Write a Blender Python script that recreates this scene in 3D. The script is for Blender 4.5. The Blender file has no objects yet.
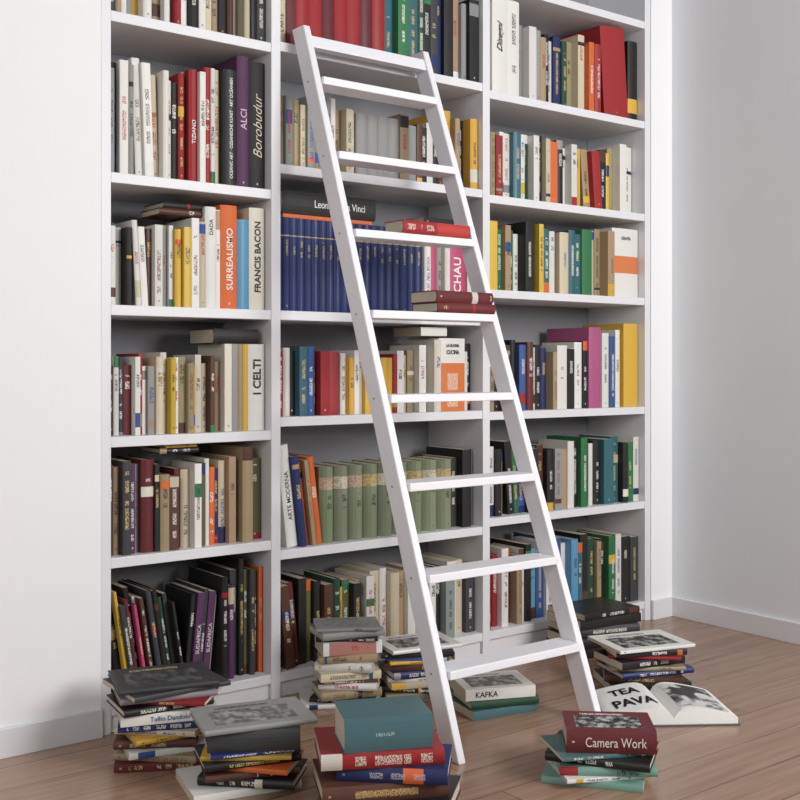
import bpy, math, random, re
from mathutils import Matrix, Vector
random.seed(7)
scene = bpy.context.scene
scene.view_settings.view_transform = 'Standard'
COL = scene.collection

# ------------------------------------------------------------------ camera
F_PX = 1100.0; HZ = 365.0; CX, CY, CH = -1.778, -2.988, 1.05
TH = math.pi/2 - math.atan2(1450, 1100)
FW = (math.sin(TH), math.cos(TH)); RT = (math.cos(TH), -math.sin(TH))
TH_DEG = math.degrees(TH)
cam_d = bpy.data.cameras.new("camera"); cam = bpy.data.objects.new("camera", cam_d)
COL.objects.link(cam); scene.camera = cam
cam.location = (CX, CY, CH); cam.rotation_euler = (math.pi/2, 0, -TH)
cam_d.sensor_width = 36; cam_d.lens = F_PX*36/800; cam_d.shift_y = -(400-HZ)/800.0

def survey(px, py, y0=None, z0=None):
    """photo measurement -> real place on a vertical plane y=y0 or level z=z0"""
    k = (px-400)/F_PX
    dx, dy = FW[0]+k*RT[0], FW[1]+k*RT[1]
    dz = -(py-HZ)/F_PX
    Z = (y0-CY)/dy if y0 is not None else (z0-CH)/dz
    return Vector((CX+dx*Z, CY+dy*Z, CH+dz*Z))
def wx(px, y0=0.0): return survey(px, HZ, y0=y0).x
def scale_at(x, y):
    return F_PX/((x-CX)*FW[0]+(y-CY)*FW[1])

# ------------------------------------------------------------------ material helpers
def new_mat(name):
    m = bpy.data.materials.new(name); m.use_nodes = True
    nt = m.node_tree; b = nt.nodes["Principled BSDF"]
    return m, nt, b
class NB:
    def __init__(s, nt): s.nt = nt
    def _in(s, sock, v):
        if isinstance(v, bpy.types.NodeSocket): s.nt.links.new(v, sock)
        elif v is not None: sock.default_value = v
    def m(s, op, a, b=None, c=None):
        n = s.nt.nodes.new("ShaderNodeMath"); n.operation = op
        s._in(n.inputs[0], a)
        if b is not None: s._in(n.inputs[1], b)
        if c is not None: s._in(n.inputs[2], c)
        return n.outputs[0]
    def attr(s, name):
        n = s.nt.nodes.new("ShaderNodeAttribute"); n.attribute_name = name; return n
    def sep(s, v):
        n = s.nt.nodes.new("ShaderNodeSeparateXYZ"); s._in(n.inputs[0], v); return n.outputs
    def comb(s, x, y, z):
        n = s.nt.nodes.new("ShaderNodeCombineXYZ")
        for i, v in enumerate((x, y, z)): s._in(n.inputs[i], v)
        return n.outputs[0]
    def noise(s, vec, scale, detail=2.0, rough=.5):
        n = s.nt.nodes.new("ShaderNodeTexNoise"); n.inputs["Scale"].default_value = scale
        n.inputs["Detail"].default_value = detail; n.inputs["Roughness"].default_value = rough
        if vec is not None: s.nt.links.new(vec, n.inputs["Vector"])
        return n.outputs["Fac"]
    def mix(s, f, a, b, mode='MIX'):
        n = s.nt.nodes.new("ShaderNodeMix"); n.data_type = 'RGBA'; n.blend_type = mode
        s._in(n.inputs[0], f); s._in(n.inputs[6], a); s._in(n.inputs[7], b)
        return n.outputs[2]
    def bump(s, h, strength, dist=.001):
        n = s.nt.nodes.new("ShaderNodeBump"); n.inputs["Strength"].default_value = strength
        n.inputs["Distance"].default_value = dist; s.nt.links.new(h, n.inputs["Height"]); return n.outputs[0]

def paint(name, col, rough=.5, var=.03):
    m, nt, b = new_mat(name); n = NB(nt)
    tc = nt.nodes.new("ShaderNodeTexCoord")
    f = n.noise(tc.outputs["Object"], 3.0, 4)
    lo = tuple(c*(1-var) for c in col)+(1,); hi = tuple(min(1, c*(1+var)) for c in col)+(1,)
    nt.links.new(n.mix(f, lo, hi), b.inputs["Base Color"])
    b.inputs["Roughness"].default_value = rough
    nt.links.new(n.bump(n.noise(tc.outputs["Object"], 90, 3), .08), b.inputs["Normal"])
    return m
M_SHELF = paint("white_lacquer", (.76, .76, .785), .42)
M_BACK = paint("shaded_back_grey", (.28, .28, .30), .6)  # dark grey paints in the shade behind the books; screw caps share it
M_LADDER = paint("ladder_paint", (.86, .855, .89), .4)
M_WALL = paint("wall_plaster", (.88, .88, .89), .8)
M_WALL_SHADED = paint("shaded_wall_plaster", (.82, .84, .87), .8)  # wall plaster again, bluer and darker to paint in the side wall's shade

def wood():
    m, nt, b = new_mat("oak_floorboards"); n = NB(nt)
    tc = nt.nodes.new("ShaderNodeTexCoord")
    br = nt.nodes.new("ShaderNodeTexBrick")
    br.offset = .37; br.inputs["Scale"].default_value = 1.0
    br.inputs["Brick Width"].default_value = 1.6; br.inputs["Row Height"].default_value = .15
    br.inputs["Mortar Size"].default_value = .0022; br.inputs["Mortar Smooth"].default_value = .2
    br.inputs["Color1"].default_value = (.36, .215, .14, 1); br.inputs["Color2"].default_value = (.24, .135, .085, 1)
    br.inputs["Mortar"].default_value = (.05, .026, .015, 1)
    nt.links.new(tc.outputs["Object"], br.inputs["Vector"])
    mp = nt.nodes.new("ShaderNodeMapping"); mp.inputs["Scale"].default_value = (.9, 15, 1)
    nt.links.new(tc.outputs["Object"], mp.inputs["Vector"])
    g = n.noise(mp.outputs[0], 2.6, 6, .6)
    mr = nt.nodes.new("ShaderNodeMapRange"); mr.inputs[1].default_value = .35; mr.inputs[2].default_value = .68
    nt.links.new(g, mr.inputs[0])
    c = n.mix(n.m('MULTIPLY', mr.outputs[0], .6), br.outputs["Color"], (.44, .29, .20, 1))
    nt.links.new(c, b.inputs["Base Color"])
    nt.links.new(n.m('MULTIPLY_ADD', g, .2, .12), b.inputs["Roughness"])
    nt.links.new(n.bump(g, .06), b.inputs["Normal"])
    return m
M_FLOOR = wood()

def cover_mat():
    m, nt, b = new_mat("printed_book_cover"); n = NB(nt)
    uv = nt.nodes.new("ShaderNodeUVMap"); uv.uv_map = "UVMap"
    u, v, _ = n.sep(uv.outputs[0])
    cc = n.attr("cover_col").outputs["Color"]; ic = n.attr("ink_col").outputs["Color"]; bc = n.attr("band_col").outputs["Color"]
    t, h, seed = n.sep(n.attr("dims").outputs["Vector"])
    b0, b1, art = n.sep(n.attr("band").outputs["Vector"])
    ta, tb, hw = n.sep(n.attr("title").outputs["Vector"])
    def rng(x, lo, hi): return n.m('MULTIPLY', n.m('GREATER_THAN', x, lo), n.m('LESS_THAN', x, hi))
    spine = rng(u, -.01, 1.01)
    bm = n.m('MULTIPLY', spine, rng(v, b0, b1))
    um = n.m('MULTIPLY', n.m('SUBTRACT', u, .5), t); vm = n.m('MULTIPLY', v, h)
    sd = n.m('MULTIPLY', seed, 91.0)
    pn = n.noise(n.comb(n.m('MULTIPLY', um, 130.0), n.m('MULTIPLY', vm, 130.0), sd), 1.0, 2.0)
    bc2 = n.mix(n.m('MULTIPLY', n.m('GREATER_THAN', pn, .54), .45), bc, n.mix(.75, bc, (.03, .03, .03, 1)))
    bcp = n.mix(n.m('LESS_THAN', art, -.5), bc, bc2)
    c1 = n.mix(bm, cc, bcp)
    # letter strokes: three styles of stroke density picked by the book's own seed
    fr = n.m('MULTIPLY_ADD', n.m('FRACT', n.m('MULTIPLY', seed, 17.0)), 300.0, 330.0)
    fine = n.noise(n.comb(n.m('MULTIPLY', um, 230.0), n.m('MULTIPLY', vm, fr), sd), 1.0, 0.0)
    words = n.noise(n.comb(0.0, n.m('MULTIPLY', vm, 38.0), sd), 1.0, 0.0)
    lm = n.m('MULTIPLY', n.m('GREATER_THAN', fine, .47), n.m('GREATER_THAN', words, .42))
    lm = n.m('MULTIPLY', lm, n.m('MULTIPLY', n.m('LESS_THAN', n.m('ABSOLUTE', um), hw), rng(v, ta, tb)))
    lm = n.m('MULTIPLY', n.m('MULTIPLY', lm, spine), .85)
    mk = n.m('MULTIPLY', n.m('MULTIPLY', n.m('LESS_THAN', n.m('ABSOLUTE', um), .0025), rng(vm, .014, .020)), n.m('GREATER_THAN', seed, .78))
    mk = n.m('MULTIPLY', mk, n.m('MULTIPLY', spine, .6))
    c2 = n.mix(n.m('MAXIMUM', lm, mk), c1, ic)
    u2 = n.m('SUBTRACT', u, 10.0)
    am = n.m('MULTIPLY', n.m('MULTIPLY', rng(u2, .14, .74), rng(v, .12, .86)), n.m('MAXIMUM', art, 0.0))
    vec2 = n.comb(n.m('MULTIPLY', u2, 4.0), n.m('MULTIPLY', v, 6.0), n.m('MULTIPLY', seed, 50.0))
    na = n.noise(vec2, 1.5, 7.0, .62)
    cr = nt.nodes.new("ShaderNodeValToRGB"); cr.color_ramp.elements[0].position = .46; cr.color_ramp.elements[1].position = .62
    cr.color_ramp.elements[0].color = (.012, .012, .015, 1); cr.color_ramp.elements[1].color = (.5, .49, .47, 1)
    nt.links.new(na, cr.inputs[0])
    # a line of cover lettering under the picture
    cl = n.m('MULTIPLY', n.m('MULTIPLY', rng(u2, .80, .88), rng(v, .2, .7)), n.m('GREATER_THAN', n.noise(n.comb(n.m('MULTIPLY', u2, 60.0), n.m('MULTIPLY', v, 110.0), sd), 1.0, 0.0), .48))
    cl = n.m('MULTIPLY', cl, n.m('GREATER_THAN', art, .1))
    c3 = n.mix(cl, n.mix(am, c2, cr.outputs[0]), ic)
    tc = nt.nodes.new("ShaderNodeTexCoord")
    wear = n.noise(tc.outputs["Object"], 30, 4, .7)
    c4 = n.mix(n.m('MULTIPLY', wear, .06), c3, (.42, .39, .34, 1))
    nt.links.new(c4, b.inputs["Base Color"])
    nt.links.new(n.m('MULTIPLY_ADD', seed, .3, .36), b.inputs["Roughness"])
    b.inputs["Specular IOR Level"].default_value = .35
    return m
M_COVER = cover_mat()
def page_mat():
    m, nt, b = new_mat("page_edges"); n = NB(nt)
    tc = nt.nodes.new("ShaderNodeTexCoord")
    mp = nt.nodes.new("ShaderNodeMapping"); mp.inputs["Scale"].default_value = (900, 4, 4)
    nt.links.new(tc.outputs["Object"], mp.inputs["Vector"])
    f = n.noise(mp.outputs[0], 1.0, 2)
    nt.links.new(n.mix(f, (.40, .33, .24, 1), (.72, .66, .54, 1)), b.inputs["Base Color"])
    b.inputs["Roughness"].default_value = .9
    return m
M_PAGE = page_mat()
_ink = {}
def ink_mat(col):
    if col not in _ink:
        m, nt, b = new_mat("printing_ink"); n = NB(nt)
        tc = nt.nodes.new("ShaderNodeTexCoord")
        f = n.noise(tc.outputs["Object"], 60, 2)
        nt.links.new(n.mix(f, tuple(c*.9 for c in col)+(1,), tuple(col)+(1,)), b.inputs["Base Color"])
        b.inputs["Roughness"].default_value = .5; _ink[col] = m
    return _ink[col]

# ------------------------------------------------------------------ mesh helpers
def link(o, parent=None):
    COL.objects.link(o)
    if parent is not None: o.parent = parent
    return o
def mesh_obj(name, verts, faces, mat, loc=(0, 0, 0), parent=None, bevel=0):
    me = bpy.data.meshes.new(name); me.from_pydata(verts, [], faces); me.materials.append(mat); me.update()
    o = bpy.data.objects.new(name, me); o.location = loc
    if bevel:
        md = o.modifiers.new("Bevel", 'BEVEL'); md.width = bevel; md.segments = 2; md.limit_method = 'ANGLE'
    return link(o, parent)
BF = [(0, 3, 2, 1), (4, 5, 6, 7), (0, 1, 5, 4), (1, 2, 6, 5), (2, 3, 7, 6), (3, 0, 4, 7)]
def box(name, x0, x1, y0, y1, z0, z1, mat, parent=None, bevel=.002):
    c = Vector(((x0+x1)/2, (y0+y1)/2, (z0+z1)/2)); a, b, d = (x1-x0)/2, (y1-y0)/2, (z1-z0)/2
    vs = [(-a, -b, -d), (a, -b, -d), (a, b, -d), (-a, b, -d), (-a, -b, d), (a, -b, d), (a, b, d), (-a, b, d)]
    p = parent.location if parent else Vector((0, 0, 0))
    return mesh_obj(name, vs, BF, mat, c-p, parent, bevel)
def structure(o): o["kind"] = "structure"; return o
def empty(name, loc, label, cat):
    e = bpy.data.objects.new(name, None); e.location = loc; e.empty_display_size = .1
    e["label"] = label; e["category"] = cat
    return link(e)

# ------------------------------------------------------------------ room
XL = -.542; D1 = 0.0; D2 = .8825; D3 = 1.768; XR = 1.921; TOPZ = 2.86
structure(box("floor", -5, XR, -6.5, .34, -.05, 0, M_FLOOR, bevel=0))
structure(box("wall_back", -5, XR+.2, .34, .5, 0, 3.1, M_WALL, bevel=0))
structure(box("wall_left", -5, XL-.03, 0, .34, 0, 3.1, M_WALL, bevel=0))
structure(box("wall_far", D3+.02, XR, 0, .34, 0, 3.1, M_WALL, bevel=0))
structure(box("wall_top", XL-.03, D3+.02, 0, .34, TOPZ+.03, 3.1, M_WALL, bevel=0))
structure(box("wall_right", XR, XR+.2, -6.5, .34, 0, 3.1, M_WALL_SHADED, bevel=0))
structure(box("baseboard_left", -5, XL-.03, -.014, 0, 0, .08, M_SHELF))
structure(box("baseboard_back", D3+.02, XR-.014, -.014, 0, 0, .08, M_SHELF))
structure(box("baseboard_right", XR-.014, XR, -6.5, 0, 0, .08, M_SHELF))

# ------------------------------------------------------------------ bookcase
bc = empty("bookcase", (.6, .15, 0), "tall white built-in bookcase crammed with rows of books", "bookcase")
HW = .017; BT = .03
for xa, xb in ((XL-.03, XL), (D1-HW, D1+HW), (D2-HW, D2+HW), (D3-HW, D3+HW)):
    box("side_panel", xa, xb, 0, .318, 0, TOPZ, M_SHELF, bc)
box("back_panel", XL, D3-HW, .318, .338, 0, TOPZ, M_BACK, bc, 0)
bays = {'L': (XL, D1-HW), 'M': (D1+HW, D2-HW), 'R': (D2+HW, D3-HW)}
shz = {'L': [2.06, 1.60, 1.222, .845, .50, .08], 'M': [2.07, 1.685, 1.222, .885, .465, .08], 'R': [2.05, 1.67, 1.325, .879, .491, .08]}
for k, (xa, xb) in bays.items():
    for z in shz[k]+[2.46]:
        box("shelf", xa, xb, .002, .318, z-BT, z, M_SHELF, bc)
    box("plinth", xa, xb, .014, .034, 0, .05, M_SHELF, bc)
box("top_board", XL-.03, D3+HW, -.005, .318, TOPZ, TOPZ+.03, M_SHELF, bc)

# ------------------------------------------------------------------ books
PAL = {'w': (.76, .75, .71), 'c': (.62, .54, .38), 'i': (.75, .71, .60), 'y': (.68, .43, .05), 'o': (.68, .14, .03),
       'r': (.33, .012, .018), 'm': (.12, .011, .016), 'p': (.50, .06, .16), 'u': (.42, .09, .22), 'v': (.085, .025, .085), 'b': (.03, .09, .30), 'n': (.010, .024, .12),
       't': (.028, .13, .155), 'g': (.022, .17, .06), 'G': (.010, .06, .032), 'e': (.38, .28, .165), 'a': (.29, .29, .28), 'k': (.007, .007, .008),
       's': (.09, .033, .018), 'l': (.10, .29, .46), 'L': (.12, .12, .045), 'd': (.038, .041, .046), 'q': (.20, .235, .155), 'T': (.06, .14, .16), 'M': (.20, .38, .32)}
CN = {'w': 'white', 'c': 'cream', 'i': 'ivory', 'y': 'yellow', 'o': 'orange', 'r': 'red', 'm': 'maroon', 'p': 'pink', 'u': 'mauve', 'v': 'plum',
      'b': 'blue', 'n': 'navy', 't': 'teal', 'g': 'green', 'G': 'dark green', 'e': 'beige', 'a': 'grey', 'k': 'black', 's': 'brown',
      'l': 'light blue', 'L': 'olive', 'd': 'dark grey', 'q': 'sage green', 'T': 'blue-green', 'M': 'mint green'}
LIGHT = set('wciyeaMl')

def book_geo(t, d, h, hard):
    c = .0025 if hard else .0006
    c = min(c, t*.2)
    e = (t*.42 if hard == 2 else min(.006, t*.22)) if hard else min(.0015, t*.1)
    ov = .003 if hard else .0004
    N = 7
    xs = [t*i/(N-1) for i in range(N)]
    outer = [(0, d)]+[(x, e*(2*x/t-1)**2) for x in xs]+[(t, d)]
    inner = [(c, d)]+[(c+(t-2*c)*i/(N-1), c+e*(2*i/(N-1)-1)**2) for i in range(N)]+[(t-c, d)]
    n = len(outer); V = []; Fc = []; UV = []
    for z in (0, h): V += [(x, y, z) for x, y in outer]
    for z in (0, h): V += [(x, y, z) for x, y in inner]
    ob, ot, ib, it = 0, n, 2*n, 3*n
    for i in range(n-1):
        Fc.append((ob+i, ob+i+1, ot+i+1, ot+i))
        if i == 0: UV.append([(11, 0), (10, 0), (10, 1), (11, 1)])
        elif i == n-2: UV.append([(10, 0), (11, 0), (11, 1), (10, 1)])
        else:
            ua, ub = outer[i][0]/t, outer[i+1][0]/t; UV.append([(ua, 0), (ub, 0), (ub, 1), (ua, 1)])
        Fc.append((ib+i+1, ib+i, it+i, it+i+1)); UV.append([(-5, 0)]*4)
        Fc.append((ot+i, ot+i+1, it+i+1, it+i)); UV.append([(-5, 0)]*4)
        Fc.append((ob+i+1, ob+i, ib+i, ib+i+1)); UV.append([(-5, 0)]*4)
    Fc.append((ob, ot, it, ib)); UV.append([(-5, 0)]*4)
    Fc.append((ob+n-1, ib+n-1, it+n-1, ot+n-1)); UV.append([(-5, 0)]*4)
    x0, x1, y0, y1, z0, z1 = c+.0002, t-c-.0002, c+e, d-ov, ov, h-ov
    PV = [(x0, y0, z0), (x1, y0, z0), (x1, y1, z0), (x0, y1, z0), (x0, y0, z1), (x1, y0, z1), (x1, y1, z1), (x0, y1, z1)]
    return V, Fc, UV, PV

def jit(c, a=.16):
    hue = .02 if min(c) > .3 else .08
    f = 1+random.uniform(-a, a*.5)
    return tuple(max(0.004, min(.9, x*f*(1+random.uniform(-hue, hue)))) for x in c)

def make_spec(col, t, d, h, M, where, hard=None, plain=False, series=False, text=None, art=0, keep=False, group=None, parts=False, bands=None, pose="standing upright", title=None, ink=None):
    if hard is None: hard = random.random() < .45
    cc = PAL[col] if (plain or series) else jit(PAL[col])
    if series: cc = jit(PAL[col], .08)
    if ink is None:
        ink = (.02, .02, .025) if col in LIGHT else random.choice([(.8, .78, .7), (.6, .45, .2), (.75, .75, .75)])
        if not plain and not series and col in 'wciea' and random.random() < .4: ink = random.choice([(.40, .03, .03), (.03, .07, .25), (.2, .09, .04)])
    seed = random.random(); bcol = ink; band = (2, 3)
    if bands: band, bcol = bands
    elif series == 'n': band = (.80, .812); bcol = (.45, .34, .14); ink = (.50, .38, .16)
    elif series == 'q': band = (.70, .86); bcol = random.choice([(.58, .54, .42), (.50, .36, .26), (.40, .50, .52), (.60, .57, .46), (.52, .40, .18)]); art = -1
    elif not plain and random.random() < .42:
        bcol = jit(PAL[random.choice('rkwyobgncsaie')]); a = random.choice([.0, .8, .1, .6, .86]); band = (a, a+random.uniform(.03, .2))
    if title is None:
        if text or plain: title = (2, 3, .001)
        elif series == 'n': title = (.58, .76, .004)
        elif series == 'q': title = (.44, .62, .0085)
        else:
            r = random.random()
            if r < .14: title = (2, 3, .001)
            elif r < .5: a = random.uniform(.45, .65); title = (a, a+random.uniform(.15, .3), min(.007, t*.28))
            else: a = random.uniform(.12, .35); title = (a, random.uniform(.62, .93), min(.006, t*.24))
        if series == 'q': ink = (.015, .02, .012)
    return dict(col=col, t=t, d=d, h=h, M=M, cc=cc, ink=ink, bcol=bcol, band=(band[0], band[1], art), dims=(t, h, seed), title=title,
                hard=hard, text=text, keep=keep, group=group, parts=parts, where=where, pose=pose)
SPECS = []

def set_attrs(me, per_face):
    for k, nm in enumerate(("cover_col", "ink_col", "band_col")):
        a = me.attributes.new(nm, 'FLOAT_COLOR', 'FACE')
        a.data.foreach_set("color", [x for f in per_face for x in (*f[k], 1.0)])
    for k, nm in enumerate(("dims", "band", "title")):
        a = me.attributes.new(nm, 'FLOAT_VECTOR', 'FACE')
        a.data.foreach_set("vector", [x for f in per_face for x in f[3+k]])
def set_uv(me, UV):
    l = me.uv_layers.new(name="UVMap")
    l.data.foreach_set("uv", [c for f in UV for p in f for c in p])

def text_mesh_data(s, bold=0.0, shear=0.0):
    cu = bpy.data.curves.new("lettering", 'FONT'); cu.body = s; cu.size = 1; cu.extrude = .002; cu.resolution_u = 3
    cu.offset = bold; cu.align_x = 'CENTER'; cu.shear = shear
    ob = bpy.data.objects.new("lettering_tmp", cu); COL.objects.link(ob)
    dg = bpy.context.evaluated_depsgraph_get()
    me = bpy.data.meshes.new_from_object(ob.evaluated_get(dg))
    V = [v.co.copy() for v in me.vertices]; Fs = [tuple(p.vertices) for p in me.polygons]
    bpy.data.objects.remove(ob); bpy.data.meshes.remove(me)
    x0 = min(v.x for v in V); x1 = max(v.x for v in V); y0 = min(v.y for v in V); y1 = max(v.y for v in V)
    for v in V: v.x -= (x0+x1)/2; v.y -= (y0+y1)/2
    return V, Fs, x1-x0, y1-y0
def add_text(sp, obj, s, mode, maxlen, maxht, vc, ink, xc=.5, bold=0.01, shear=0.0):
    V, Fs, w, hh = text_mesh_data(s, bold, shear)
    k = min(maxlen/w, maxht/hh)
    ky = min(maxht/hh, k*1.35)
    t, h, d = sp['t'], sp['h'], sp['d']
    out = []
    for v in V:
        a, b, n = v.x*k, v.y*ky, v.z*.15
        if mode == 'up': p = (t*xc-b, -.0007-n, h*vc+a)
        elif mode == 'down': p = (t*xc+b, -.0007-n, h*vc-a)
        elif mode == 'flat': p = (t*xc+a, -.0007-n, h*vc+b)
        elif mode == 'cover': p = (-.0007-n, d*xc+b, h*vc+a)
        out.append(p)
    o = mesh_obj("spine_lettering" if mode != 'cover' else "cover_lettering", out, Fs, ink_mat(tuple(ink)), (0, 0, 0), obj)
    o["label"] = "printed title lettering"
    return o

def build_individual(sp):
    V, Fc, UV, PV = book_geo(sp['t'], sp['d'], sp['h'], sp['hard'])
    me = bpy.data.meshes.new("book")
    if sp['parts']:
        me.from_pydata(V, [], Fc); uv = UV
    else:
        o0 = len(V); me.from_pydata(V+PV, [], Fc+[tuple(i+o0 for i in f) for f in BF]); uv = UV+[[(-5, 0)]*4]*6
    me.materials.append(M_COVER); me.materials.append(M_PAGE)
    if not sp['parts']:
        for p in list(me.polygons)[-6:]: p.material_index = 1
    set_uv(me, uv)
    rec = (sp['cc'], sp['ink'], sp['bcol'], sp['dims'], sp['band'], sp['title'])
    set_attrs(me, [rec]*len(me.polygons))
    me.update()
    o = bpy.data.objects.new("book", me); o.matrix_world = sp['M']; link(o)
    o["category"] = "book"
    o["label"] = f"{CN[sp['col']]} {'hardcover' if sp['hard'] else 'paperback'} book {sp['pose']} {sp['where']}"
    if sp['group']: o["group"] = sp['group']
    if sp['parts']:
        p = mesh_obj("page_block", PV, BF, M_PAGE, (0, 0, 0), o)
        p["label"] = "cream paper page block"
    if sp['text']:
        for tx in sp['text']: add_text(sp, o, *tx)
    return o

W = (.82, .82, .80); K = (.02, .02, .02); GOLD = (.6, .42, .17)
TX = {
 'tiz': [("TIZIANO", 'up', .12, .013, .45, W)],
 'oce': [("OCEANIC ART · OZEANISCHE KUNST · ART OCÉANIEN", 'up', .31, .013, .5, W)],
 'alci': [("ALCI", 'up', .20, .022, .52, (.62, .45, .55))],
 'boro': [("Borobudur", 'up', .25, .030, .5, (.66, .58, .42), .5, -.006, .4)],
 'dal': [("DADA", 'up', .06, .012, .8, K)],
 'sur': [("SURREALISMO", 'up', .19, .022, .48, W)],
 'bacon': [("FRANCIS BACON", 'up', .23, .022, .52, K, .5, .03)],
 'celti': [("I CELTI", 'up', .14, .028, .62, K, .5, .03)],
 'arte': [("ARTE MODERNA", 'up', .20, .015, .5, K)],
 'cuc': [("LA BUONA", 'flat', .058, .022, .90, K, .5, .03), ("CUCINA", 'flat', .058, .022, .81, K, .5, .03)],
 'arco': [("L'ARTE", 'up', .12, .014, .25, K)],
 'cel': [("CELEBES", 'up', .10, .011, .55, (.1, .25, .5))],
 'sud': [("SUDAFRICA", 'up', .18, .012, .5, (.7, .65, .7))],
 'gra': [("GRAFIA", 'flat', .055, .014, .86, K)],
 'scr': [("Disegni", 'up', .24, .034, .6, K, .5, .02, .5)],
 'mag': [("SCHAU", 'up', .20, .034, .45, W, .5, .02)],
 'zen': None,
}
BANDS = {'cuc': ((.0, .66), (.66, .18, .05)), 'gra': ((.35, .6), (.68, .20, .06))}
TITLES = {'cuc': ((.06, .58, .024), (.75, .68, .55)), 'zen': ((.25, .9, .010), K)}

ROWS = {
 'L0': "d7/25 e6/26 w7/27 a6/25 y7/24 w8/26 k5/25 e8/27 w5/26 w5/26 r6/25 w6/26 k9/27 w6/25 c7/26 e8/27 k7/25 s6/26 w8/27 c5/25 k8/26 d8/27",
 'L1': "a7/30 d6/33 w9/33 a5/31 _5 <w8/34 <w9/34 <c7/33 w6/32 w4/31 k7/31 r6/32 e4/33 r9/34=#tiz w6/33 r7/34 w6/35 c7/36 k14/36=#oce v12/41=#alci k16/40=#boro",
 'L2': "w7/24 t4/25 w6/24 k5/23 _5 <w5/25 <w6/25 s5/24 w7/25 a9/25 w4/25 y6/25 y7/26 w7/26 c6/26 w10/31=#dal w4/30 o15/32=#sur l11/28= i14/32=#bacon",
 'L3': "c5/22 s4/21 w5/23 d5/22 m8/22 w5/24 r4/24 w5/22 a7/22 c7/23 i6/24 y5/23 w4/22 e7/22 e6/23 y5/22 i6/23 c5/22 s4/22 b4/21 e6/22 i7/27= a6/27= e5/27= y5/27= w16/27=#celti",
 'L4': "s6/25 e6/26 d7/27 v5/25 a5/26 m11/27 k4/25 e8/24 s8/23 m5/24 c8/25 w6/25 L5/26 w4/25 o6/24 n4/25 c6/26 e6/27 e5/26 e9/28 L11/27",
 'L5': "_17 <k6/30 <y3/31 <d5/29 <m4/31 <k5/31 <p3/29 <w3/30 <s4/30 <t3/28 <d5/31 <o3/30 <k5/31 <G4/30 <y2/29 <d4/30 <k3/28 >k5/28 >v7/28=#sud >d4/29 >v7/28=#sud >w3/27 _9 k6/31 w3/31 v6/30 d7/34 k5/35 L4/33 d5/34 s5/33 o4/34",
 'M0': "c10/28=#arco m9/32= r13/33= r13/33= m12/33= r12/33= r13/33= m12/32= r12/33= t10/30 g10/31 t9/30 G7/31 k8/30 d7/29 n7/30 k9/31 e7/29 a5/30 k9/31",
 'M1': "e7/24 a6/23 w6/24 e7/24 c5/23 a7/24 e6/23 a6/23 w7/24 e7/22 c6/22 w6/22 a10/21= a10/21= a10/21= a10/21= e8/22 a10/21 s5/21 k6/22 w6/23 k6/23 s5/22 y8/27 e5/26 k6/24 y7/27",
 'M2': " ".join(["n7/30^"]*20)+" w6/29 p8/31= a5/28 w5/30 p17/31=#mag e5/28 w5/27",
 'M3': "r6/21 y5/20 w7/21 k6/21 t8/22 b8/22 s5/21 r9/21= r9/21= e5/21 w6/22 y5/21 w5/20 c6/21 y6/19= y5/19= L5/19= y6/19= y6/19= r5/19 w7/21 c6/21 e7/22 w7/25 w8/25 i7/25 w26/26=#cuc w5/22 k6/23",
 'M4': "_12 <w11/33=#arte <n7/31 <o6/29 <e4/29 <o7/29 "+" ".join(["q15/25^"]*9)+" d7/26 k9/28= a5/27",
 'M5': "_8 <s8/27 <m7/27 k7/27 L7/27 k6/26 s8/26 G6/26 y6/25 L7/26 k7/25 e6/25 w7/26 c8/26 w6/27 c8/26 e7/26 w7/25 a8/26 e7/25 w6/25 k6/27 a8/25 w8/26 c6/26 d8/26",
 'R0': "w8/33 w14/36=#scr w12/36=#zen a7/30 w7/27 a6/27 e6/26 k4/26 w6/27 n7/27 G5/27 e6/28 c6/28 w6/28 o5/27 r6/29 _5 <r23/36= k9/34",
 'R1': "w5/24 e5/25 r6/23 w4/25 w6/25 t7/25 w4/24 G8/27 w5/25 k5/25 c4/24 o7/24= k6/25 w5/24 w5/26 y6/24 _4 <e6/25 <r7/24 k6/26 y4/25 e5/25 w6/27 k3/27 w10/29",
 'R2': "c4/24 y7/24 y4/24 g5/24 e5/25 g6/23 w5/24 k7/25 k5/24 y4/25 t6/24 w5/24 e5/24 c8/24=#cel t6/25 t6/25 g9/26= c7/26 e5/26 e6/26 w23/28=#gra",
 'R3': "k5/23 e5/26 k6/24 s5/24 w5/23 k5/25 b6/24 w4/24 m6/26 w5/25 k6/24 n5/24 e4/24 w9/26 k6/25 w4/25 w7/26 k4/26 u11/32= w6/29 b5/30 w4/30 y6/31 y13/34=",
 'R4': "w5/24 w5/26 k6/26 e4/25 _4 <k6/26 <g5/26 <n6/26 k7/25 t5/26 s6/24 k6/25 a6/24 e6/25 w6/25 k6/26 g6/27 k5/27 w4/26 k7/26 t9/26= t7/26 k5/25 g6/26 w5/25",
 'R5': "m5/28 r5/28 r5/27 w6/28 m7/27 e5/27 w5/28 k5/28 l7/28 b7/27 w6/29 b7/30 w7/29 l6/28 t6/28 k7/29 G7/28 e4/27 k6/28 g6/27 w5/27 k8/28 d7/28",
}
FRONTPX = {'L': (111, 272), 'M': (280, 483), 'R': (489, 645)}
ORD = ["top visible", "second", "third", "fourth", "fifth", "bottom"]
BAYN = {'L': 'first', 'M': 'middle', 'R': 'last'}
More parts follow.
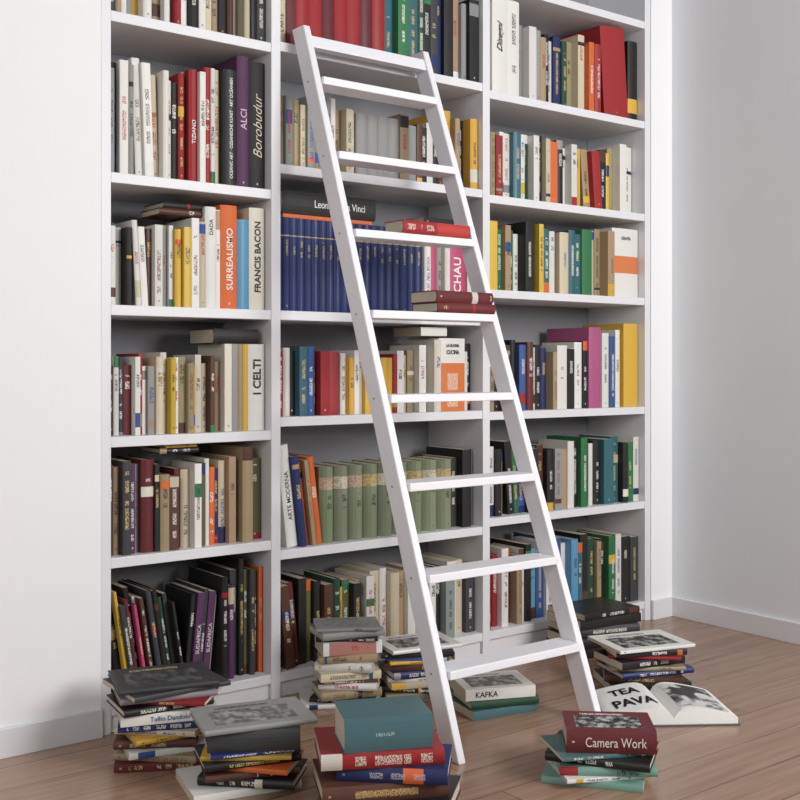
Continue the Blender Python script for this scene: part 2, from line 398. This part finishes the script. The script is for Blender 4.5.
for key, s in ROWS.items():
    bay, idx = key[0], int(key[1]); z = shz[bay][idx]; xa, xb = bays[bay]; xa += .002; xb -= .004
    toks = []
    for tk in s.split():
        if tk[0] == '_': toks.append(('_', '', float(tk[1:]), 0, '', None)); continue
        g = re.match(r"([<>]?)([A-Za-z])(\d+)/(\d+)([=^]?)(?:#(\w+))?", tk)
        toks.append((g[1], g[2], float(g[3]), float(g[4])/100, g[5], g[6]))
    pxa, pxb = FRONTPX[bay]; tot = sum(t[2] for t in toks); cum = 0
    W0, W1 = wx(pxa), wx(pxb); ang = 0
    def pos(c):
        w = wx(pxa+(pxb-pxa)*c/tot); return xa+(xb-xa)*(w-W0)/(W1-W0)
    grp = f"books on the {ORD[idx]} shelf of the {BAYN[bay]} bay"
    for i, (ln, col, w, h, fl, tx) in enumerate(toks):
        x0 = pos(cum); cum += w; x1 = pos(cum)
        if ln == '_':
            if i+1 < len(toks) and toks[i+1][0] == '<':
                ang = math.asin((x1-x0-.002)/(toks[i+1][3]+.018))
            continue
        plain = fl == '='; ser = col if fl == '^' else False
        gap = .0018 if ser == 'q' else (.0014 if ser else .0006); t = x1-x0-gap
        if not plain and not ser: h += random.uniform(-.02, .015)
        y = .030 if (plain or ser) else random.uniform(.015, .065)
        d = min(.24, max(.13, h*random.uniform(.64, .76)))
        M = Matrix.Translation((x0, y, z+.0003))
        pose = "standing"
        if ln == '<':
            t = t*math.cos(ang); M = M @ Matrix.Rotation(-ang, 4, 'Y'); pose = "leaning"
        elif ln == '>':
            j = i; hm = h
            while toks[j][0] == '>': hm = max(hm, toks[j][3]+.018); j += 1
            ca = sum(k[2] for k in toks[:j]); ga = pos(ca+toks[j][2])-pos(ca)
            a2 = math.asin((ga-.002)/hm); t = t*math.cos(a2)
            M = Matrix.Translation((x1-gap, y, z+.0003)) @ Matrix.Rotation(a2, 4, 'Y') @ Matrix.Translation((-t, 0, 0)); pose = "leaning"
        lead = "in crowded row on white shelf"
        if ser == 'n': lead = "in matching encyclopedia set"
        if ser == 'q': lead = "in matching set of volumes"
        tt = TITLES.get(tx) if tx else None
        SPECS.append(make_spec(col, t, d, h, M, lead, hard=2 if ser == 'q' else (True if ser or (plain and w > 9) else None), plain=plain, series=ser,
                     text=TX.get(tx), keep=bool(tx), group=grp, bands=BANDS.get(tx) if tx else None, pose=pose,
                     title=tt[0] if tt else None, ink=tt[1] if tt else None))

def lying(col, a_len, t, d, center, z, phi_deg, where, **kw):
    ph = math.radians(phi_deg)
    a = Vector((math.cos(ph), math.sin(ph), 0)); b = Vector((-math.sin(ph), math.cos(ph), 0))
    o = Vector((center[0], center[1], 0))-a*a_len/2-b*d/2; o.z = z+t
    M = Matrix(((0, b.x, a.x, o.x), (0, b.y, a.y, o.y), (-1, 0, 0, o.z), (0, 0, 0, 1)))
    kw.setdefault('keep', True)
    sp = make_spec(col, t, d, a_len, M, where, pose="lying flat", **kw)
    SPECS.append(sp); return sp

def top_lying(col, px0, px1, t, d, z, y=.04, **kw):
    x0, x1 = wx(px0, y), wx(px1, y)
    return lying(col, x1-x0, t, d, ((x0+x1)/2, y+d/2), z, 0, "on top of shelf books", **kw)
top_lying('s', 160, 205, .020, .14, 1.222+.278, y=.05)
top_lying('k', 164, 203, .018, .14, 1.222+.2985, y=.05)
top_lying('k', 214, 259, .046, .17, .845+.2708, y=.034, plain=True, hard=True)
top_lying('k', 160, 199, .016, .15, .50+.286); top_lying('y', 166, 197, .010, .13, .50+.3025)
top_lying('o', 283, 372, .014, .20, 1.222+.3005, plain=True)
top_lying('k', 283, 376, .072, .23, 1.222+.3155, y=.03, plain=True, hard=True, text=[("Leonardo da Vinci", 'up', .20, .024, .60, W, .5, .0)])
top_lying('k', 424, 468, .03, .18, 1.222+.32, plain=True)
top_lying('w', 421, 447, .03, .16, .885+.268, plain=True)

# ------------------------------------------------------------------ ladder
LB, LS = -.75, .34
def lad_y(z): return LB+LS*z
def xl(z): return .100-.028*z/2.11
def xr(z): return .633-.084*z/2.11
lad = empty("ladder", (.366, -.75, 0), "white painted wooden ladder leaning against the bookcase", "ladder")
RTK, RD = .0125, .035
def rail(fx):
    T = 2.115; vs = []
    for z in (0, T):
        for sx, sy in ((-1, -1), (1, -1), (1, 1), (-1, 1)):
            vs.append((fx(z)+sx*RTK-.366, lad_y(z)+sy*RD+.75, z))
    mesh_obj("rail", vs, BF, M_LADDER, (0, 0, 0), lad, .004)
rail(xl); rail(xr)
STEPZ = [.228, .474, .719, .965, 1.211, 1.456, 1.700, 1.943]
for z in STEPZ:
    y = lad_y(z)
    vs = []
    for zz in (z-.024, z):
        x0, x1 = xl(zz)+RTK, xr(zz)-RTK
        vs += [(x0-.366, y-.050+.75, zz), (x1-.366, y-.050+.75, zz), (x1-.366, y+.042+.75, zz), (x0-.366, y+.042+.75, zz)]
    mesh_obj("step", vs, BF, M_LADDER, (0, 0, 0), lad, .003)
    for fx, sg in ((xl, -1), (xr, 1)):
        seg = 10; x = fx(z-.012)+sg*RTK
        vs = []
        for dx in (0, sg*.0015):
            vs += [(x+dx-.366, y+.75+.003*math.cos(2*math.pi*i/seg), z-.012+.003*math.sin(2*math.pi*i/seg)) for i in range(seg)]
        fs = [tuple(range(seg, 2*seg))]+[(i, (i+1) % seg, seg+(i+1) % seg, seg+i) for i in range(seg)]
        mesh_obj("screw_cap", vs, fs, M_BACK, (0, 0, 0), lad)
z0, z1 = 2.045, 2.085; vs = []
for zz in (z0, z1):
    x0, x1 = xl(zz)+RTK, xr(zz)-RTK; y = lad_y(zz)
    vs += [(x0-.366, y-.028+.75, zz), (x1-.366, y-.028+.75, zz), (x1-.366, y+.012+.75, zz), (x0-.366, y+.012+.75, zz)]
mesh_obj("top_rail", vs, BF, M_LADDER, (0, 0, 0), lad, .003)

zs = STEPZ[5]; y = lad_y(zs); x0, x1 = wx(404, y-.06), wx(471, y-.06)
lying('r', x1-x0, .040, .10, ((x0+x1)/2, y-.008), zs+.0003, 0, "on a ladder step", hard=True, parts=True, plain=True, bands=((.50, .98), (.50, .035, .03)), title=(.06, .45, .009), ink=(.7, .5, .4))
zs = STEPZ[4]; y = lad_y(zs); xm = .452
lying('m', .235, .030, .13, (xm, y+.008), zs+.0003, 0, "on a ladder step", hard=True, parts=True, title=(.1, .35, .005))
lying('m', .235, .036, .13, (xm-.008, y+.008), zs+.0306, 1.5, "on another book on ladder step", hard=True, parts=True, bands=((.62, .72), (.6, .55, .5)), title=(.76, .96, .008))

# ------------------------------------------------------------------ floor piles
def pile(px, py, books, name, base_phi=0):
    z = .0005; c = survey(px, py, z0=0.0)
    ph = -TH_DEG+base_phi
    a0 = Vector((math.cos(math.radians(ph)), math.sin(math.radians(ph)), 0)); b0 = Vector((-a0.y, a0.x, 0))
    dep0 = max(b[3] for b in books)
    cc = c+b0*dep0*.5
    for i, b in enumerate(books):
        col, ln, t, dp, dphi, dx = b[:6]; kw = b[6] if len(b) > 6 else {}
        dy = kw.pop('dy', 0)
        p = cc+a0*dx+b0*((dp-dep0)/2*.8+dy)
        kw.setdefault('group', name)
        lying(col, ln, t, dp, (p.x, p.y), z, ph+dphi, "on wooden floor" if i == 0 else "in floor pile", parts=True, **kw)
        z += t+.0004
pile(160, 772, [('m', .24, .022, .17, 2, .0), ('e', .22, .018, .16, -12, .0), ('w', .23, .016, .16, 18, .01), ('s', .21, .020, .15, 0, -.014),
     ('y', .22, .012, .15, 24, .015), ('c', .215, .014, .15, -12, .0), ('n', .23, .018, .16, 6, .0, dict(ink=(.7, .7, .7), title=(.1, .9, .005))), ('w', .25, .028, .17, 12, .008, dict(text=[("Tullio Dandolo", 'up', .13, .012, .5, (.05, .1, .3))], plain=True)),
     ('k', .24, .018, .17, 24, -.01), ('r', .23, .010, .17, -12, .02), ('a', .25, .014, .18, 16, .0), ('d', .27, .012, .22, 30, .005, dict(plain=True)), ('d', .26, .012, .21, 16, -.005, dict(plain=True, art=.2))],
     "books in the floor pile beside the plinth", 6)
pile(244, 798, [('w', .27, .02, .20, 24, -.03, dict(plain=True)), ('k', .24, .022, .16, -8, .012), ('s', .23, .016, .16, 16, .0), ('o', .22, .012, .15, -12, .014),
     ('k', .24, .016, .16, 20, -.005), ('y', .22, .010, .15, 3, .0), ('n', .22, .010, .15, 16, .008), ('d', .225, .052, .16, 6, .015, dict(plain=True, hard=True)), ('a', .28, .014, .19, 22, .008, dict(art=.55, plain=True))],
     "books in the floor pile topped with a grey volume")
pile(382, 818, [('k', .31, .036, .20, -12, .02, dict(hard=True, dy=.0)), ('s', .30, .040, .20, 11, -.008, dict(hard=True, title=(.2, .75, .008), ink=GOLD)),
     ('n', .26, .036, .18, -6, .032, dict(hard=True, title=(.3, .8, .007), ink=(.45, .45, .5))), ('r', .29, .038, .20, 9, -.012, dict(hard=True, title=(.22, .9, .011), ink=(.7, .62, .52), bands=((.0, .17), (.62, .56, .48)))),
     ('T', .21, .080, .15, 13, .0, dict(hard=True, plain=True, title=(.35, .65, .004), ink=(.35, .5, .5)))],
     "books in the nearest floor pile")
pile(347, 709, [('w', .25, .014, .18, 3, -.02), ('k', .20, .012, .15, -14, .0), ('e', .19, .026, .14, 14, .0), ('w', .18, .022, .13, -10, .012), ('s', .185, .008, .13, 3, .0), ('c', .19, .024, .13, 12, .0),
     ('w', .175, .028, .13, -12, .0), ('e', .18, .026, .13, 3, .0), ('w', .185, .040, .13, 12, .005, dict(bands=((.1, .9), (.46, .20, .16)))), ('k', .19, .008, .14, 0, 0), ('a', .20, .022, .15, 18, .0, dict(plain=True)), ('a', .20, .010, .15, 4, .0, dict(art=.25))],
     "books in the tall floor pile against the bookcase", 4)
pile(420, 702, [('e', .22, .026, .16, 4, .0), ('k', .21, .016, .15, -12, -.01), ('c', .23, .02, .16, 10, .01), ('w', .20, .010, .15, 0, .0), ('n', .21, .022, .16, 14, .0),
     ('s', .22, .020, .16, -10, .01), ('y', .20, .010, .15, 5, .0), ('b', .20, .010, .15, -6, .0), ('k', .23, .018, .17, 2, -.01), ('w', .24, .012, .18, 18, .0, dict(art=1.0, plain=True))],
     "books in the floor pile behind the ladder", 6)
pile(500, 717, [('T', .22, .026, .16, 14, .0, dict(plain=True)), ('G', .22, .026, .16, 6, .01, dict(plain=True, hard=True)), ('w', .22, .034, .17, 2, .0, dict(art=.8, plain=True, text=[("KAFKA", 'up', .08, .016, .3, K)]))],
     "books in the low floor pile under the ladder", 12)
pile(606, 789, [('M', .25, .018, .17, -16, -.012, dict(plain=True)), ('w', .23, .010, .17, 10, .0), ('M', .24, .022, .17, -3, .012), ('k', .26, .022, .18, -20, .008, dict(hard=True)), ('T', .24, .010, .17, 12, -.01),
     ('m', .222, .058, .155, -4, .02, dict(hard=True, plain=True, art=1.0, text=[("Camera Work", 'up', .15, .026, .55, (.75, .68, .64), .5, .0)]))],
     "books in the floor pile with a maroon volume")
pile(650, 692, [('k', .27, .026, .19, 3, .0), ('s', .25, .020, .18, -12, .0), ('n', .26, .018, .18, 14, .01), ('e', .24, .012, .17, 0, .0), ('k', .24, .024, .17, 18, -.01), ('r', .23, .010, .17, -10, .0), ('k', .24, .018, .18, 5, .0),
     ('w', .28, .010, .21, 16, .0, dict(art=1.0, plain=True))], "books in the dark floor pile near the wall", 4)
pile(610, 656, [('k', .29, .034, .21, 0, .0, dict(plain=True)), ('k', .28, .038, .20, 5, .0), ('d', .27, .034, .20, -5, .0), ('k', .28, .032, .20, 4, .0, dict(plain=True)), ('k', .27, .022, .20, 8, .0)],
     "black books piled against the plinth", 25)

# open book on the floor
def open_book():
    import bmesh
    c = survey(661, 712, z0=0.0); ph = math.radians(-TH_DEG+3)
    Wd, Hh = .19, .26
    e = empty("open_book", (c.x, c.y, 0), "open white book with large printed letters on the floor", "book")
    e.rotation_euler = (0, 0, ph)
    def zt(s): return .022+.042*(max(0, 1-s))**.7*(1-math.exp(-s*9))
    vs = [(-Wd-.006, -.006-Hh/2, 0.0004), (Wd+.006, -.006-Hh/2, 0.0004), (Wd+.006, Hh/2+.006, 0.0004), (-Wd-.006, Hh/2+.006, 0.0004)]
    vs = vs+[(x, y, .004) for x, y, _ in vs]
    cv = mesh_obj("cover", vs, BF, paint("dark_board", (.10, .10, .11), .5), (0, 0, 0), e)
    cv["label"] = "dark cover board"
    N = 32; V = []; Fs = []
    us = [-1+2*i/N for i in range(N+1)]
    for y in (-Hh/2, Hh/2):
        for u in us: V.append((u*Wd, y, zt(abs(u))))
        for u in us: V.append((u*Wd, y, .0045))
    n = N+1
    for i in range(N):
        Fs.append((i, i+1, 2*n+i+1, 2*n+i)); Fs.append((n+i+1, n+i, 3*n+i, 3*n+i+1))
        Fs.append((n+i, n+i+1, i+1, i)); Fs.append((2*n+i, 2*n+i+1, 3*n+i+1, 3*n+i))
    Fs.append((n, 0, 2*n, 3*n)); Fs.append((N, n+N, 3*n+N, 2*n+N))
    mesh_obj("pages", V, Fs, paint("page_paper", (.84, .84, .81), .6), (0, 0, 0), e)
    def pt(s, cx, cy, w, h, col):
        Vt, Ft, tw, th = text_mesh_data(s, .03)
        me = bpy.data.meshes.new("t"); me.from_pydata([(v.x*w/tw+cx, v.y*h/th+cy, 0) for v in Vt], [], Ft)
        bm = bmesh.new(); bm.from_mesh(me)
        bmesh.ops.triangulate(bm, faces=bm.faces[:])
        bmesh.ops.subdivide_edges(bm, edges=bm.edges[:], cuts=2, use_grid_fill=True)
        for v in bm.verts: v.co.z = zt(abs(v.co.x)/Wd)+.0014
        bm.to_mesh(me); bm.free(); me.materials.append(ink_mat(col))
        o = bpy.data.objects.new("page_lettering", me); link(o, e); o["label"] = "large printed letters"
    pt("TEA", -.10, .055, .09, .055, K)
    pt("PAVA", -.092, -.045, .128, .065, K)
    vs = []; m = 12
    for j, y in enumerate((-.11, .11)):
        for i in range(m+1):
            x = .025+.145*i/m; vs.append((x, y, zt(x/Wd)+.0009))
    fs = [(i, i+1, m+2+i, m+1+i) for i in range(m)]
    M, nt, b = new_mat("printed_photograph"); nb = NB(nt)
    tc = nt.nodes.new("ShaderNodeTexCoord"); f = nb.noise(tc.outputs["Object"], 14, 6)
    cr = nt.nodes.new("ShaderNodeValToRGB"); cr.color_ramp.elements[0].position = .50; cr.color_ramp.elements[1].position = .60
    cr.color_ramp.elements[0].color = (.03, .03, .035, 1); cr.color_ramp.elements[1].color = (.68, .68, .66, 1)
    nt.links.new(f, cr.inputs[0]); nt.links.new(cr.outputs[0], b.inputs["Base Color"])
    mesh_obj("printed_photograph", vs, fs, M, (0, 0, 0), e)["label"] = "black and white printed photograph"
open_book()

# ------------------------------------------------------------------ build books
for sp in SPECS:
    t = sp['M'].translation; sp['rank'] = (1e9 if sp['keep'] else 0)+sp['t']*sp['h']*scale_at(t.x, t.y)**2
SPECS.sort(key=lambda s: -s['rank'])
LIM = 300
for sp in SPECS[:LIM]: build_individual(sp)
V_, F_, U_, A_, MI = [], [], [], [], []
for sp in SPECS[LIM:]:
    V, Fc, UV, PV = book_geo(sp['t'], sp['d'], sp['h'], sp['hard'])
    o = len(V_); allv = V+PV
    V_ += [tuple(sp['M'] @ Vector(v)) for v in allv]
    fs = Fc+[tuple(i+len(V) for i in f) for f in BF]
    F_ += [tuple(i+o for i in f) for f in fs]; U_ += UV+[[(-5, 0)]*4]*6
    MI += [0]*len(Fc)+[1]*6
    A_ += [(sp['cc'], sp['ink'], sp['bcol'], sp['dims'], sp['band'], sp['title'])]*len(fs)
if V_:
    me = bpy.data.meshes.new("books"); me.from_pydata(V_, [], F_); me.materials.append(M_COVER); me.materials.append(M_PAGE)
    me.polygons.foreach_set("material_index", MI); set_uv(me, U_); set_attrs(me, A_); me.update()
    o = bpy.data.objects.new("thin_books", me); link(o)
    o["kind"] = "stuff"; o["category"] = "books"; o["label"] = "thin assorted books tucked between larger books on shelves"

# ------------------------------------------------------------------ light
w = bpy.data.worlds.new("world"); scene.world = w; w.use_nodes = True
bg = w.node_tree.nodes["Background"]; bg.inputs[0].default_value = (.88, .93, 1, 1); bg.inputs[1].default_value = .09
def area(name, loc, target, sx, sy, power, col):
    l = bpy.data.lights.new(name, 'AREA'); l.shape = 'RECTANGLE'; l.size = sx; l.size_y = sy; l.energy = power; l.color = col
    o = bpy.data.objects.new(name, l); o.location = loc
    o.rotation_euler = (Vector(target)-Vector(loc)).to_track_quat('-Z', 'Y').to_euler(); COL.objects.link(o)
area("window_light", (1.3, -4.2, 2.3), (.6, 0, 1.2), 1.5, 1.8, 138, (1, .99, .985))
area("left_fill_light", (-3.8, -3.4, 2.3), (.0, 0, 1.2), 1.8, 2.2, 62, (1, .99, .985))  # added fill lamp from the left, weaker than the key; not a window
area("ceiling_bounce", (.2, -3.0, 3.4), (.6, -.4, .6), 2.4, 1.6, 10, (.95, .97, 1))
